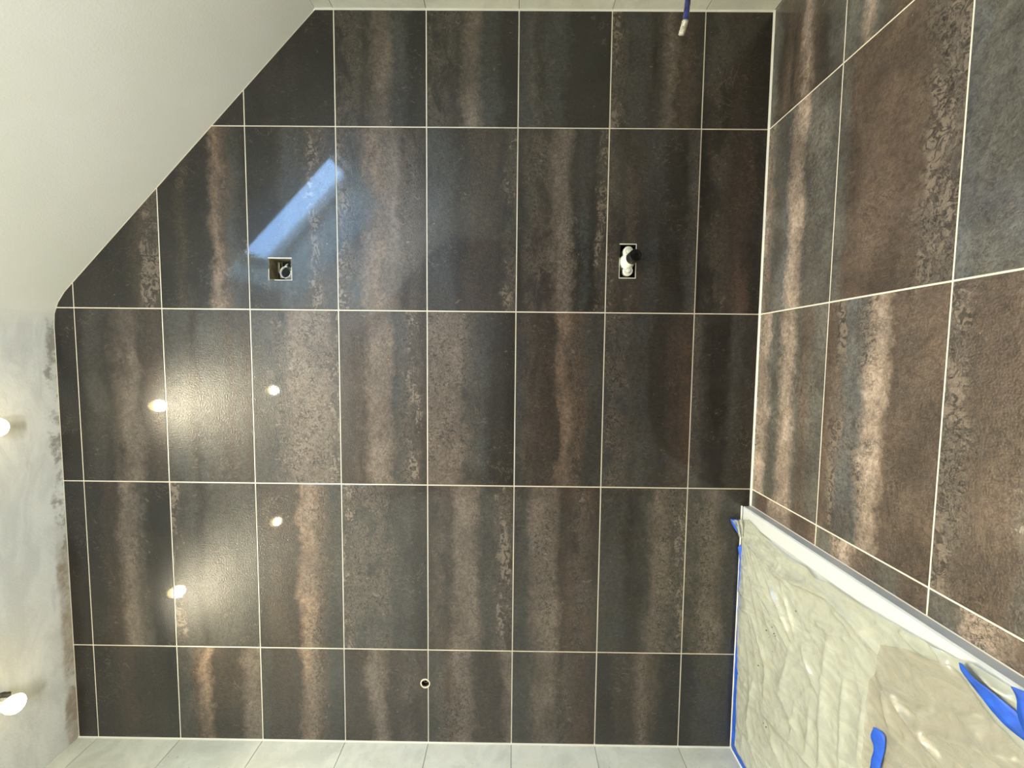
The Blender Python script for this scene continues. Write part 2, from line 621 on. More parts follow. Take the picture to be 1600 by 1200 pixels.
def put_tile(parent, name, origin, xa, ya, rect, planes, m, hole=None, notch=None):
    """origin = centre of the uncut tile; xa/ya = world axes of the tile's length and width;
    rect = (x0,y0,x1,y1) local extent; planes = cuts in local coordinates"""
    xa, ya = Vector(xa), Vector(ya)
    za = xa.cross(ya)
    mw = Matrix(((xa.x, ya.x, za.x, origin[0]), (xa.y, ya.y, za.y, origin[1]), (xa.z, ya.z, za.z, origin[2]), (0, 0, 0, 1)))
    key = None
    if hole:
        bm = ring_prism(rect, hole, DEP)
    elif notch:
        bm = prism(notch, DEP, 0.0)
    else:
        x0, y0, x1, y1 = rect
        poly = clip([(x0, y0), (x1, y0), (x1, y1), (x0, y1)], planes)
        if len(poly) < 3:
            return
        A = abs(sum(poly[i][0] * poly[(i + 1) % len(poly)][1] - poly[(i + 1) % len(poly)][0] * poly[i][1] for i in range(len(poly)))) / 2
        if A < 2e-4:
            return
        key = tuple(round(c, 4) for p in poly for c in p)
        bm = None if key in _mesh else prism(poly, DEP)
    if bm is not None:
        me = bpy.data.meshes.new(name)
        bmesh.ops.recalc_face_normals(bm, faces=bm.faces)
        bm.to_mesh(me)
        bm.free()
        me.materials.append(m)
        if key:
            _mesh[key] = me
    else:
        me = _mesh[key]
    o = bpy.data.objects.new(name, me)
    C.objects.link(o)
    o.matrix_world = mw
    o.parent = parent
    if o.material_slots[0].material is not m:
        o.material_slots[0].link = 'OBJECT'
        o.material_slots[0].material = m
    return o


# ------------------------------------------------------------------ dark tiled wall (faces the camera)
EB = (px(456, 438, 1, 0).x, px(456, 438, 1, 0).z, px(420, 403.5, 1, 0).x, px(420, 403.5, 1, 0).z)
EB = (0.0995, 1.5850, 0.1725, 1.6630)     # cut-out of the flush box: x0, z0, x1, z1
SB = (0.1170, 0.4250, 0.2280, 0.4790)     # cut-out of the washbasin connections
VC, VR = (-1.3300, 1.1375), 0.0150        # shower connection hole
bm = bmesh.new()
xs = sorted([XL, -1.0, 0.3, XR, EB[0], EB[2], SB[0], SB[2], VC[0] - VR, VC[0] + VR])
zz = sorted([0.0, 0.8, 2.0, 2.72, EB[1], EB[3], SB[1], SB[3], VC[1] - VR, VC[1] + VR])
V = {}
WT = 0.12


def vget(x, y, z):
    k = (round(x, 5), round(y, 5), round(z, 5))
    if k not in V:
        V[k] = bm.verts.new(k)
    return V[k]


def in_hole(x, z):
    for h in (EB, SB, (VC[0] - VR, VC[1] - VR, VC[0] + VR, VC[1] + VR)):
        if h[0] < x < h[2] and h[1] < z < h[3]:
            return True
    return False


def wall_top(x):
    return H + 0.01 if x < 0.0 else min(H, sl(x)) + 0.01


for i in range(len(xs) - 1):
    for j in range(len(zz) - 1):
        x0, x1, z0, z1 = xs[i], xs[i + 1], zz[j], zz[j + 1]
        if in_hole((x0 + x1) / 2, (z0 + z1) / 2):
            continue
        for y in (DEP, WT):
            bm.faces.new((vget(x0, y, z0), vget(x1, y, z0), vget(x1, y, z1), vget(x0, y, z1)))
for e in [e for e in bm.edges if len(e.link_faces) == 1 and all(abs(v.co.y - DEP) < 1e-6 for v in e.verts)]:
    a, b_ = e.verts
    bm.faces.new((a, b_, vget(b_.co.x, WT, b_.co.z), vget(a.co.x, WT, a.co.z)))
wall_back = obj('wall_back', bm, m_grout)
wall_back['kind'] = 'structure'

# under the ceiling: straight pieces of its outline, local to each tile
outline = [(-0.06, H), (-0.020, 2.4045), (0.018, 2.3905), (0.055, 2.3655), (0.088, 2.3340), (XR, sl(XR))]


def ceil_planes(ox, oz, gap=0.003):
    out = [(0, -1, 0)] and []
    out.append((0.0, 1.0, H - gap))
    for (xa_, za_), (xb_, zb_) in zip(outline, outline[1:]):
        d = Vector((xb_ - xa_, zb_ - za_)).normalized()
        a, b_ = -d.y, d.x
        out.append((a, b_, a * xa_ + b_ * za_ - gap))
    # local: lx = x - ox ; ly = -(z - oz)
    return [(a, -b_, c - a * ox - b_ * oz) for a, b_, c in out]


WALL = {  # columns counted from the ceiling, codes run from the ceiling side to the floor side of each tile
    1: ['kkkkkkkkkk', 'kkkkkkkkkk', 'kkkkkkkkkk', 'kkddkdkkkk', 'DDDdttsskk', 'DDDdttsskk', 'sSdsskkkkk', 'CDssdbtbrd', 'dDDbbddddk'],
    2: ['kkkkkCkkkk', 'kkdkkkdbCC', 'kkbkkdoRsd', 'kkkdssgCSs', 'CSStottBBb', 'sssdbbbbdC', 'dBBBtTdskC', 'BdBbssddkS', 'kDDbrrkkkk'],
    3: ['kkDKkkkkkk', 'kggkBttbbb', 'gsgdsggbgb', 'ggSSTTTTTC', 'bbBttTsSCb', 'TTTTGgsddk', 'sBbbboRRgg', 'SSSgsddbbr', 'SdkkggddDk'],
    4: ['kkkkDdkkkk', 'kkbbttGkkk', 'Cggkgggggg', 'dbbbboORgg', 'CSGGGGggdd', 'bBbttTggCB', 'ggTTTbrBRb', 'gggddgTTGC', 'GGTTgggdkk'],
    5: ['kkkkddkkkk', 'kkdbbddddk', 'gGRobbbbtt', 'gbbbboORsg', 'bbbttbbBBb', 'gGRTTbbbbt', 'ggGttBBrrb', 'dkbbbTRdkk', 'kkggssdkkk'],
}
rows = [(XR - 0.003, XJ[0]), (XJ[0], XJ[1]), (XJ[1], XJ[2]), (XJ[2], XJ[3]), (XJ[3], XL + 0.003)]
for r, (xa_, xb_) in enumerate(rows, 1):
    full0 = {1: XJ[0], 2: 0.0, 3: -0.602, 4: -1.204, 5: -1.806}[r]
    ox = full0 + 0.301
    for c in range(9):
        oz = (ZK[0] + 0.151) - c * 0.302
        top_z = ZK[c - 1] if c > 0 else ZK[0] + 0.302
        bot_z = ZK[c] if c < 8 else 0.002
        x1 = xa_ - (GAP / 2 if r > 1 else 0)
        x0 = xb_ + (GAP / 2 if r < 5 else 0)
        rect = (x0 - ox, -(top_z - GAP / 2 - oz), x1 - ox, -(bot_z + (GAP / 2 if c < 8 else 0) - oz))
        spec = WALL[r][c]
        hole = notch = None
        if (r, c) == (2, 3):
            hole = (EB[0] - ox, -(EB[3] - oz), EB[2] - ox, -(EB[1] - oz))
        if (r, c) == (2, 7):
            hole = (SB[0] - ox, -(SB[3] - oz), SB[2] - ox, -(SB[1] - oz))
        if (r, c) == (5, 4):
            lx, ly = VC[0] - ox, -(VC[1] - oz)
            x_0, y_0, x_1, y_1 = rect
            n0 = []
            dy = y_1 - ly
            a0 = math.asin(min(1, dy / VR))
            for k in range(19):
                a = (math.pi - a0) + (2 * a0 + math.pi) * k / 18
                n0.append((lx + VR * math.cos(a), ly + VR * math.sin(a)))
            # angles run from the left end of the notch, over the ceiling side, to its right end
            notch = [(x_0, y_0), (x_0, y_1)] + n0 + [(x_1, y_1), (x_1, y_0)]
        # local x = +X, local y = -Z, so the normal is X x (-Z) = +Y ; turn it: use xa=-X to face the room
        # mirrored local x keeps the pattern's sense and lets the face point to -Y
        def mx(t):
            return (-t[2], t[1], -t[0], t[3])
        pl = [(-a, b_, c_) for a, b_, c_ in ceil_planes(ox, oz)]
        put_tile(wall_back, 'tile', (ox, 0.0, oz), (-1, 0, 0), (0, 0, -1), mx(rect), pl, tile_mat(spec, 0.84),
                 hole=mx(hole) if hole else None, notch=[(-p[0], p[1]) for p in notch] if notch else None)

# ------------------------------------------------------------------ floor
bm = bmesh.new()
box(bm, (XL, YF, -0.10), (XR, 0.0, -DEP))
floor = obj('floor', bm, m_grout)
floor['kind'] = 'structure'
FLOOR = {1: ['gdbdbTbddg', 'ggtgbbbDTT', 'sGgbbbggTT', 'bbgtt bbgg'.replace(' ', '')],
         2: ['TggsttgGgg', 'gbbbbbbBCC', 'sgggGggbbb', 'gbbttTbbbb'],
         3: ['TtggttgbGg', 'bCsSTtbBbb', 'CBbbbggdbb', 'ggTTbbggbb'],
         4: ['gbbttTbbbb', 'ggTTbbggbb', 'ggTTbbggbb', 'gbbttTbbbb']}
yb = [0.0] + YJ + [YF]
for r, (xa_, xb_) in enumerate([(XR, XJ[0]), (XJ[0], XJ[1]), (XJ[1], XJ[2]), (XJ[2], XJ[3]), (XJ[3], XL)], 1):
    ox = {1: XJ[0], 2: 0.0, 3: -0.602, 4: -1.204, 5: -1.806}[r] + 0.301
    for j in range(len(yb) - 1):
        y1, y0 = yb[j], yb[j + 1]
        oy = y1 - 0.155
        x0, x1 = xb_ + GAP / 2, xa_ - GAP / 2
        yy0, yy1 = y0 + GAP / 2, y1 - (GAP / 2 if j else 0.003)
        if r >= 4 and y1 > TRY:
            if y0 < TRY < y1 and (r == 5 or True):
                yy1 = TRY - 0.004
            else:
                if r == 5:
                    continue
                x0 = TRX + 0.003
        if x1 - x0 < 0.01 or yy1 - yy0 < 0.01:
            continue
        sp_l = FLOOR[min(r, 4)]
        spec = sp_l[j] if j < 4 else sp_l[(j * 3 + r) % 4]
        # local x = +X, local y = -Y, normal would be -Z: mirror x
        put_tile(floor, 'tile', (ox, oy, 0.0), (-1, 0, 0), (0, -1, 0), (-(x1 - ox), -(yy1 - oy), -(x0 - ox), -(yy0 - oy)), [], tile_mat(spec, 2.5))  # high gain paints the floor's grazing sheen into the same tile colours

# ------------------------------------------------------------------ pale tiled side walls
for name, X, sgn, top_fn in (('wall_right', XR, 1, sl(XR)), ('wall_left', XL, -1, H)):
    bm = bmesh.new()
    box(bm, (X + sgn * DEP, YF, -0.10 if True else 0), (X + sgn * 0.12, 0.0, top_fn + (0.2 if sgn < 0 else 0.02)))
    wl = obj(name, bm, m_lgrout)
    wl['kind'] = 'structure'
    zs_ = [top_fn] + [z for z in ZK if z < top_fn - 0.02] + [0.0 if sgn > 0 else 0.0]
    ylist = [0.0, -0.602, -1.204, -1.806, -2.408, YF]
    LG = 0.0022
    for i in range(len(zs_) - 1):
        for j in range(len(ylist) - 1):
            z1, z0 = zs_[i], zs_[i + 1]
            y1, y0 = ylist[j], ylist[j + 1]
            zb = z0 + (LG / 2 if i < len(zs_) - 2 else (0.003 if sgn > 0 else TRH + 0.003))
            oz, oy = z0 + 0.151, y1 - 0.301
            rect = (y0 + LG / 2 - oy, zb - oz, y1 - (LG / 2 if j else 0.003) - oy, z1 - LG / 2 - oz)
            if sgn < 0:   # normal +X = Y x Z
                put_tile(wl, 'tile', (X, oy, oz), (0, 1, 0), (0, 0, 1), rect, [], m_light)
            else:         # normal -X = (-Y) x Z
                put_tile(wl, 'tile', (X, oy, oz), (0, -1, 0), (0, 0, 1), (-rect[2], rect[1], -rect[0], rect[3]), [], m_light)

bm = bmesh.new()
box(bm, (XL, YF - 0.12, -0.10), (XR, YF, 1.497))
box(bm, (XL, YF - 0.12, 1.497), (0.0, YF, H))
v0 = [bm.verts.new(p) for p in ((0, YF, 1.497), (XR, YF, 1.497), (XR, YF, sl(XR) + 0.1), (0, YF, H + 0.1))]
v1 = [bm.verts.new((v.co.x, YF - 0.12, v.co.z)) for v in v0]
bm.faces.new(v0)
bm.faces.new(v1)
for i in range(4):
    bm.faces.new((v0[i], v0[(i + 1) % 4], v1[(i + 1) % 4], v1[i]))
wf = obj('wall_front', bm, m_plain)
wf['kind'] = 'structure'


# sealant beads in the corners
def bead(n, a, b_, d1, d2, r=0.004):
    a, b_, d1, d2 = Vector(a), Vector(b_), Vector(d1) * r, Vector(d2) * r
    bm = bmesh.new()
    A = [bm.verts.new(a), bm.verts.new(a + d1), bm.verts.new(a + (d1 + d2) * 0.42), bm.verts.new(a + d2)]
    B_ = [bm.verts.new(b_), bm.verts.new(b_ + d1), bm.verts.new(b_ + (d1 + d2) * 0.42), bm.verts.new(b_ + d2)]
    bm.faces.new(A)
    bm.faces.new(B_)
    for i in range(4):
        bm.faces.new((A[i], A[(i + 1) % 4], B_[(i + 1) % 4], B_[i]))
    o = obj('trim_%d' % n, bm, m_caulk)
    o['kind'] = 'structure'


e = 0.0003
bead(1, (XR - e, -e, 0), (XR - e, -e, sl(XR)), (-1, 0, 0), (0, -1, 0), 0.004)
bead(2, (XL + e, -e, TRH), (XL + e, -e, H), (1, 0, 0), (0, -1, 0), 0.004)
bead(3, (XR, -e, e), (TRX, -e, e), (0, -1, 0), (0, 0, 1), 0.005)
bead(4, (TRX, -e, TRH + e), (XL, -e, TRH + e), (0, -1, 0), (0, 0, 1), 0.0035)
bead(5, (XL + e, 0, TRH + e), (XL + e, TRY, TRH + e), (1, 0, 0), (0, 0, 1), 0.004)

# ------------------------------------------------------------------ shower tray
tray = thing('shower_tray', 'low white rectangular shower tray in the corner, its rim showing past the foil', 'shower tray', (TRX, 0, 0))
bm = bmesh.new()
x0, x1, y0, y1 = XL + 0.004, TRX, TRY, -0.004
rim = 0.045
lv = [(0, 0.0), (0, TRH - 0.004), (0.0035, TRH), (rim, TRH), (rim + 0.012, TRH - 0.007), (rim + 0.25, TRH - 0.012)]
rings = []
for d, z in lv:
    rings.append([bm.verts.new((x - TRX, y, z)) for x, y in ((x0 + d, y0 + d), (x1 - d, y0 + d), (x1 - d, y1 - d), (x0 + d, y1 - d))])
for a, b_ in zip(rings, rings[1:]):
    for i in range(4):
        bm.faces.new((a[i], a[(i + 1) % 4], b_[(i + 1) % 4], b_[i]))
bm.faces.new(rings[0])
bm.faces.new(rings[-1])
obj('basin', bm, m_white, tray)
bm = bmesh.new()
lathe(bm, [(0.045, 0.0), (0.045, 0.003), (0.040, 0.005), (0.0001, 0.006)], 32, (-0.45, -0.62, TRH - 0.0122))
obj('drain_cover', bm, mat('polished_steel', (200, 200, 200), 0.2, metal=1), tray)


# ------------------------------------------------------------------ foil over the tray
def P2(u_, v_, z=TRH):
    q = px(u_, v_, 2, z)
    return (q.x, q.y)


folds = [  # measured creases: polyline, height (m), width (m)
    ([(1205, 905), (1222, 955), (1241, 1001)], 7, 5), ([(1222, 910), (1236, 955), (1247, 1000)], 6, 5), ([(1232, 905), (1262, 915), (1292, 932)], 5, 5),
    ([(1262, 905), (1300, 937), (1330, 965), (1354, 988)], 8, 5), ([(1300, 950), (1325, 975), (1350, 1012)], 4, 6), ([(1330, 968), (1376, 1022)], 5, 6),
    ([(1410, 988), (1450, 992), (1488, 1042)], 6, 4), ([(1412, 988), (1440, 1016), (1488, 1042)], 5, 4),
    ([(1240, 1008), (1222, 1085), (1250, 1150)], 6, 8), ([(1255, 1008), (1268, 1050), (1285, 1090)], 5, 7),
    ([(1297, 1000), (1290, 1060), (1284, 1210)], 6, 7), ([(1322, 1060), (1314, 1210)], 5, 5), ([(1190, 1110), (1240, 1160), (1290, 1215)], 7, 10),
    ([(1378, 1052), (1425, 1120), (1478, 1192)], 9, 7), ([(1385, 1075), (1397, 1142)], 5, 4), ([(1440, 1140), (1520, 1165), (1600, 1192)], 6, 9),
    ([(1400, 1082), (1440, 1112), (1462, 1106)], 5, 4), ([(1506, 1122), (1540, 1116)], 4, 4), ([(1205, 1150), (1225, 1200)], 6, 6),
    ([(1176, 868), (1190, 905), (1208, 942)], 6, 4), ([(1190, 880), (1203, 905), (1218, 942)], 5, 4), ([(1203, 888), (1225, 905), (1242, 925)], 5, 4),
    ([(1162, 838), (1190, 868), (1222, 895), (1290, 932)], 9, 5), ([(1166, 828), (1188, 834)], 5, 4), ([(1161, 880), (1178, 905), (1200, 945)], 7, 4),
    ([(1200, 945), (1222, 985), (1235, 1010)], 6, 5), ([(1158, 925), (1175, 938)], 5, 4), ([(1158, 948), (1178, 960)], 4, 4),
    ([(1175, 960), (1200, 1040), (1195, 1100)], 5, 9), ([(1270, 880), (1300, 905), (1345, 940), (1400, 975)], 4, 10), ([(1245, 1100), (1238, 1150)], 4, 4),
    ([(1340, 1000), (1300, 990), (1270, 960)], 4, 6), ([(1180, 1060), (1170, 1130), (1185, 1200)], 5, 8), ([(1160, 1140), (1200, 1185)], 4, 6),
    ([(1216, 870), (1222, 880), (1219, 890)], 5, 4), ([(1355, 1080), (1345, 1190)], 4, 6), ([(1270, 1090), (1262, 1190)], 3, 8),
    ([(1540, 1048), (1560, 1072), (1590, 1095)], 5, 5), ([(1520, 1040), (1600, 1100)], 5, 6),
]
FS = []
for pl, hgt, wid in folds:
    pw = [Vector(P2(*p)) for p in pl]
    cum = [0]
    for a, b_ in zip(pw, pw[1:]):
        cum.append(cum[-1] + (b_ - a).length)
    FS.append((pw, cum, hgt * 0.0017, wid * 0.0013))


def foil_h(x, y, seed=0.0):
    p = Vector((x, y))
    h = 0.0
    for pw, cum, hg, wd in FS:
        if (p - pw[0]).length > cum[-1] + 0.05:
            continue
        best = 1e9
        bt_ = 0
        for k in range(len(pw) - 1):
            a, b_ = pw[k], pw[k + 1]
            d = b_ - a
            t = max(0, min(1, (p - a).dot(d) / d.length_squared))
            q = (p - (a + d * t)).length
            if q < best:
                best, bt_ = q, (cum[k] + t * d.length) / cum[-1]
        if best < wd * 5:
            h += hg * math.exp(-best / wd) * (0.25 + 0.75 * math.sin(math.pi * min(1, max(0, bt_))) ** 0.5)
    h += 0.0022 * (noise.noise(Vector((x * 9, y * 9, seed))) + 0.6)
    h += 0.0016 * abs(noise.noise(Vector((x * 26 + y * 8, y * 22, seed + 3))))
    h += 0.0007 * noise.noise(Vector((x * 70, y * 60, seed + 5)))
    # sharp crinkles fanning out of the gathered corner
    fx, fy = x + 0.72, y + 0.0
    an = math.atan2(-fy + 0.02, -fx + 0.03)
    rr = math.hypot(fx, fy)
    fan = (1 - abs(noise.noise(Vector((an * 9, rr * 2.2, seed + 12)))) * 3.2)
    if fan > 0 and rr < 0.75:
        h += 0.0036 * fan ** 2 * (1 - rr / 0.75) * min(1, rr / 0.05)
    rg = 1 - abs(noise.noise(Vector((x * 11 - y * 5, y * 13 + x * 4, seed + 15)))) * 4.0
    if rg > 0:
        h += 0.0016 * rg ** 2
    rg = 1 - abs(noise.noise(Vector((x * 24 + y * 12, y * 16, seed + 18)))) * 4.5
    if rg > 0:
        h += 0.0008 * rg ** 2
    # long soft pleats, turned and drifting
    w_ = noise.noise(Vector((x * 3, y * 3, seed + 9)))
    h += 0.0016 * (1 - abs(math.sin((x * 0.8 + y * 1.0) * 34 + w_ * 5))) ** 3
    return h


def inside(p, poly):
    c = False
    n = len(poly)
    for i in range(n):
        (x1_, y1_), (x2_, y2_) = poly[i], poly[(i + 1) % n]
        if (y1_ > p[1]) != (y2_ > p[1]) and p[0] < (x2_ - x1_) * (p[1] - y1_) / (y2_ - y1_) + x1_:
            c = not c
    return c


def edge_pull(p, poly):
    best, q = 1e9, None
    n = len(poly)
    for i in range(n):
        a, b_ = Vector(poly[i]), Vector(poly[(i + 1) % n])
        d = b_ - a
        t = max(0, min(1, (p - a).dot(d) / d.length_squared))
        s = a + d * t
        if (p - s).length < best:
            best, q = (p - s).length, s
    return best, q


def sheet(name, poly, zoff, seed, step, m):
    bm = bmesh.new()
    xa_, xb_ = min(p[0] for p in poly), max(p[0] for p in poly)
    ya_, yb_ = min(p[1] for p in poly), max(p[1] for p in poly)
    nx, ny = int((xb_ - xa_) / step) + 1, int((yb_ - ya_) / step) + 1
    vv = {}
    for i in range(nx + 1):
        for j in range(ny + 1):
            p = (xa_ + i * step, ya_ + j * step)
            if inside(p, poly):
                vv[i, j] = [p, None]
            else:
                d, q = edge_pull(Vector(p), poly)
                if d < step * 1.1:
                    vv[i, j] = [(q.x, q.y), None]

    def gv(k):
        if vv[k][1] is None:
            x, y = vv[k][0]
            vv[k][1] = bm.verts.new((x, y, TRH + zoff + foil_h(x, y, seed)))
        return vv[k][1]
    for i in range(nx):
        for j in range(ny):
            ks = [(i, j), (i + 1, j), (i + 1, j + 1), (i, j + 1)]
            if all(k in vv for k in ks):
                try:
                    bm.faces.new([gv(k) for k in ks])
                except ValueError:
                    pass
    bmesh.ops.remove_doubles(bm, verts=bm.verts, dist=step * 0.05)
    return obj(name, bm, m, None, smooth=True)


def foil_material(name, col, op):
    m = bpy.data.materials.new(name)
    m.use_nodes = True
    t = m.node_tree
    g = G(t)
    b = t.nodes['Principled BSDF']
    b.inputs['Base Color'].default_value = srgb(col)
    b.inputs['Roughness'].default_value = 0.14
    b.inputs['Specular IOR Level'].default_value = 0.8
    tc = t.nodes.new('ShaderNodeTexCoord')
    bp = t.nodes.new('ShaderNodeBump')
    bp.inputs['Strength'].default_value = 0.5
    bp.inputs['Distance'].default_value = 0.003
    g.link(g.noise(g.vmul(tc.outputs['Object'], (1, 1.4, 1)), 30.0, 5, 0.55, 1.2), bp.inputs['Height'])
    g.link(bp.outputs[0], b.inputs['Normal'])
    tr = t.nodes.new('ShaderNodeBsdfTransparent')
    tl = t.nodes.new('ShaderNodeBsdfTranslucent')
    tl.inputs[0].default_value = srgb(col)
    m1 = t.nodes.new('ShaderNodeMixShader')
    m1.inputs[0].default_value = 0.12
    g.link(b.outputs[0], m1.inputs[1])
    g.link(tl.outputs[0], m1.inputs[2])
    b.inputs['Coat Weight'].default_value = 1.0
    b.inputs['Coat Roughness'].default_value = 0.08
    g.link(bp.outputs[0], b.inputs['Coat Normal'])
    mx = t.nodes.new('ShaderNodeMixShader')
    cloud = g.noise(g.vmul(tc.outputs['Object'], (2.2, 1.0, 1)), 7.0, 5, 0.6, 1.5)
    g.link(g.rng(cloud, 0.35, 0.65, op - 0.12, op + 0.12), mx.inputs[0])
    g.link(tr.outputs[0], mx.inputs[1])
    g.link(m1.outputs[0], mx.inputs[2])
    g.link(mx.outputs[0], t.nodes['Material Output'].inputs['Surface'])
    return m


m_foil = foil_material('clear_wrinkled_foil', (200, 202, 182), 0.70)
m_foil2 = foil_material('dusty_foil', (186, 180, 160), 0.6)
edge = [(1153, 812), (1172, 812), (1192, 834), (1212, 853), (1235, 872), (1262, 886), (1276, 903), (1300, 912), (1340, 938), (1400, 974), (1450, 1002), (1500, 1030)]
polyA = [P2(*p) for p in edge] + [(TRX - 0.006, -0.74), (TRX - 0.006, TRY + 0.01), (XL + 0.030, TRY + 0.01), (XL + 0.030, -0.034), (-1.35, -0.026), (-1.2, -0.022), (-1.1, -0.014), (-0.9, -0.012), (-0.80, -0.015), (-0.74, -0.010)]
foil = sheet('protective_foil', polyA, 0.0012, 1.0, 0.0042, m_foil)
tag(foil, 'crumpled translucent plastic foil spread over the white shower tray', 'plastic foil')
polyB = [P2(*p) for p in [(1381, 1007), (1420, 1013), (1490, 1038), (1508, 1054), (1545, 1108), (1580, 1148), (1620, 1190)]] + [(-0.86, -0.98), (-1.42, -0.98)]
polyB += [P2(*p) for p in [(1352, 1215), (1357, 1130), (1362, 1064), (1374, 1052)]]
foil2 = sheet('protective_foil', polyB, 0.0052, 1.0, 0.0042, m_foil2)
tag(foil2, 'second duller beige layer of foil lying over the larger crumpled foil', 'plastic foil')
for k, (u_, v_) in enumerate([(1205, 970), (1210, 980), (1212, 990), (1204, 996), (1214, 994), (1200, 985), (1210, 1018), (1246, 955), (1187, 1040), (1184, 1020), (1196, 1130), (1200, 1136)]):
    x, y = P2(u_, v_)
    bm = bmesh.new()
    bmesh.ops.create_icosphere(bm, subdivisions=1, radius=0.0011 + 0.0005 * (k % 3), matrix=Matrix.Translation((x, y, TRH + 0.0025 + foil_h(x, y, 1.0))))
    obj('dirt_speck', bm, m_speck, foil)


# ------------------------------------------------------------------ blue masking tape
def ribbon(A, B_, label, th=0.0004):
    """two edges, lists of (x,y,z), closed into a thin strip"""
    bm = bmesh.new()
    n = 28
    a, b_ = spline(A, n), spline(B_, n)
    g_ = []
    for i in range(n + 1):
        row = []
        for k in range(5):
            p = a[i].lerp(b_[i], k / 4)
            p = p + Vector((0, 0, 0.0012 * noise.noise(p * 60)))
            row.append(bm.verts.new(p))
        g_.append(row)
    for i in range(n):
        for k in range(4):
            bm.faces.new((g_[i][k], g_[i + 1][k], g_[i + 1][k + 1], g_[i][k + 1]))
    o = obj('masking_tape', bm, m_tape, None, smooth=True)
    md = o.modifiers.new('thickness', 'SOLIDIFY')
    md.thickness = th
    md.offset = 1
    tag(o, label, 'tape')
    return o


def Q(u_, v_, dz):
    q = px(u_, v_, 2, TRH + dz)
    return (q.x, q.y, q.z)


def F_(u_, v_, extra=0.003):
    q = P2(u_, v_, TRH + 0.012)
    return (q[0], q[1], TRH + 0.0052 + foil_h(q[0], q[1], 1.0) + extra)


def FA(u_, v_, extra):
    q = P2(u_, v_, TRH + 0.008)
    return (q[0], q[1], TRH + 0.0012 + foil_h(q[0], q[1], 1.0) + extra)


xs_ = [-0.80, -0.95, -1.1, -1.25, -1.4, -1.545]
ribbon([(x, -0.0042, TRH + 0.0013) for x in xs_], [(x, -0.026 - 0.004 * math.sin(x * 30), TRH + 0.0016) for x in xs_],
       'long blue masking tape strip sealing the foil along the foot of the dark wall')
ys_ = [-0.010, -0.20, -0.45, -0.70]
ribbon([(XL + 0.005, y, TRH + 0.0012) for y in ys_], [(XL + 0.031, y - 0.014, TRH + 0.0016) for y in ys_],
       'blue masking tape running along the foot of the pale tiled shower wall')
# scrap curling up the wall at the tray corner
ribbon([px(1141, 811, 1, -0.006), px(1145, 821, 1, -0.009), px(1152, 832, 1, -0.012), px(1159.5, 842, 1, -0.012)],
       [px(1152, 811, 1, -0.010), px(1156, 818, 1, -0.016), px(1160, 826, 1, -0.020), px(1163, 835, 1, -0.022)],
       'small curled scrap of blue tape sticking up the dark wall at the tray corner')
ribbon([px(1152.5, 855, 1, -0.003), px(1155, 868, 1, -0.006), px(1155, 885, 1, -0.005), px(1152.5, 925, 1, -0.003)],
       [px(1158, 850, 1, -0.012), px(1161, 868, 1, -0.018), px(1160, 885, 1, -0.018), px(1158, 925, 1, -0.012)],
       'short loose blue tape piece below the curled scrap on the wall joint')
ribbon([F_(1363, 1136), F_(1359.5, 1150), F_(1364, 1166), F_(1361, 1185), F_(1356, 1215)],
       [F_(1366, 1137), F_(1378, 1146), F_(1382, 1160), F_(1378, 1185), F_(1371, 1215)],
       'torn blue tape piece lying loose in the middle of the foil')
ribbon([FA(1507, 1035, .010), FA(1508, 1050, .008), FA(1528, 1080, .005), FA(1550, 1112, .003), FA(1575, 1140, .002), FA(1600, 1160, .001)],
       [FA(1514, 1037, .010), FA(1538, 1060, .009), FA(1560, 1083, .005), FA(1584, 1108, .003), FA(1604, 1128, .001), FA(1625, 1150, .001)],
       'wide blue tape stuck slantwise on the foil near the tray rim')
ribbon([Q(1579, 1072, .014), Q(1588, 1090, .013), Q(1590, 1115, .009), Q(1600, 1145, .007), Q(1622, 1175, .004)],
       [Q(1586, 1074, .014), Q(1610, 1086, .012), Q(1630, 1115, .009), Q(1640, 1150, .007), Q(1652, 1175, .004)],
       'blue tape piece on the tray rim at the very edge of the picture')
# hem of foil gathered round the scrap
bm = bmesh.new()
A = [px(1144, 813, 1, -0.010), px(1150, 826, 1, -0.014), px(1156, 840, 1, -0.018)]
B_ = [px(1160, 812, 1, -0.022), px(1167, 824, 1, -0.030), px(1170, 840, 1, -0.034)]
a, b_ = spline(A, 14), spline([Vector((p.x, p.y, max(p.z, TRH + 0.006))) for p in B_], 14)
gg = [[bm.verts.new(a[i].lerp(b_[i], k / 8) + Vector((0, -0.004 * math.sin(k * 1.9 + i * .3), 0.003 * math.sin(k * 2.3)))) for k in range(9)] for i in range(15)]
for i in range(14):
    for k in range(8):
        bm.faces.new((gg[i][k], gg[i + 1][k], gg[i + 1][k + 1], gg[i][k + 1]))
obj('gathered_corner', bm, m_foil, foil, smooth=True)

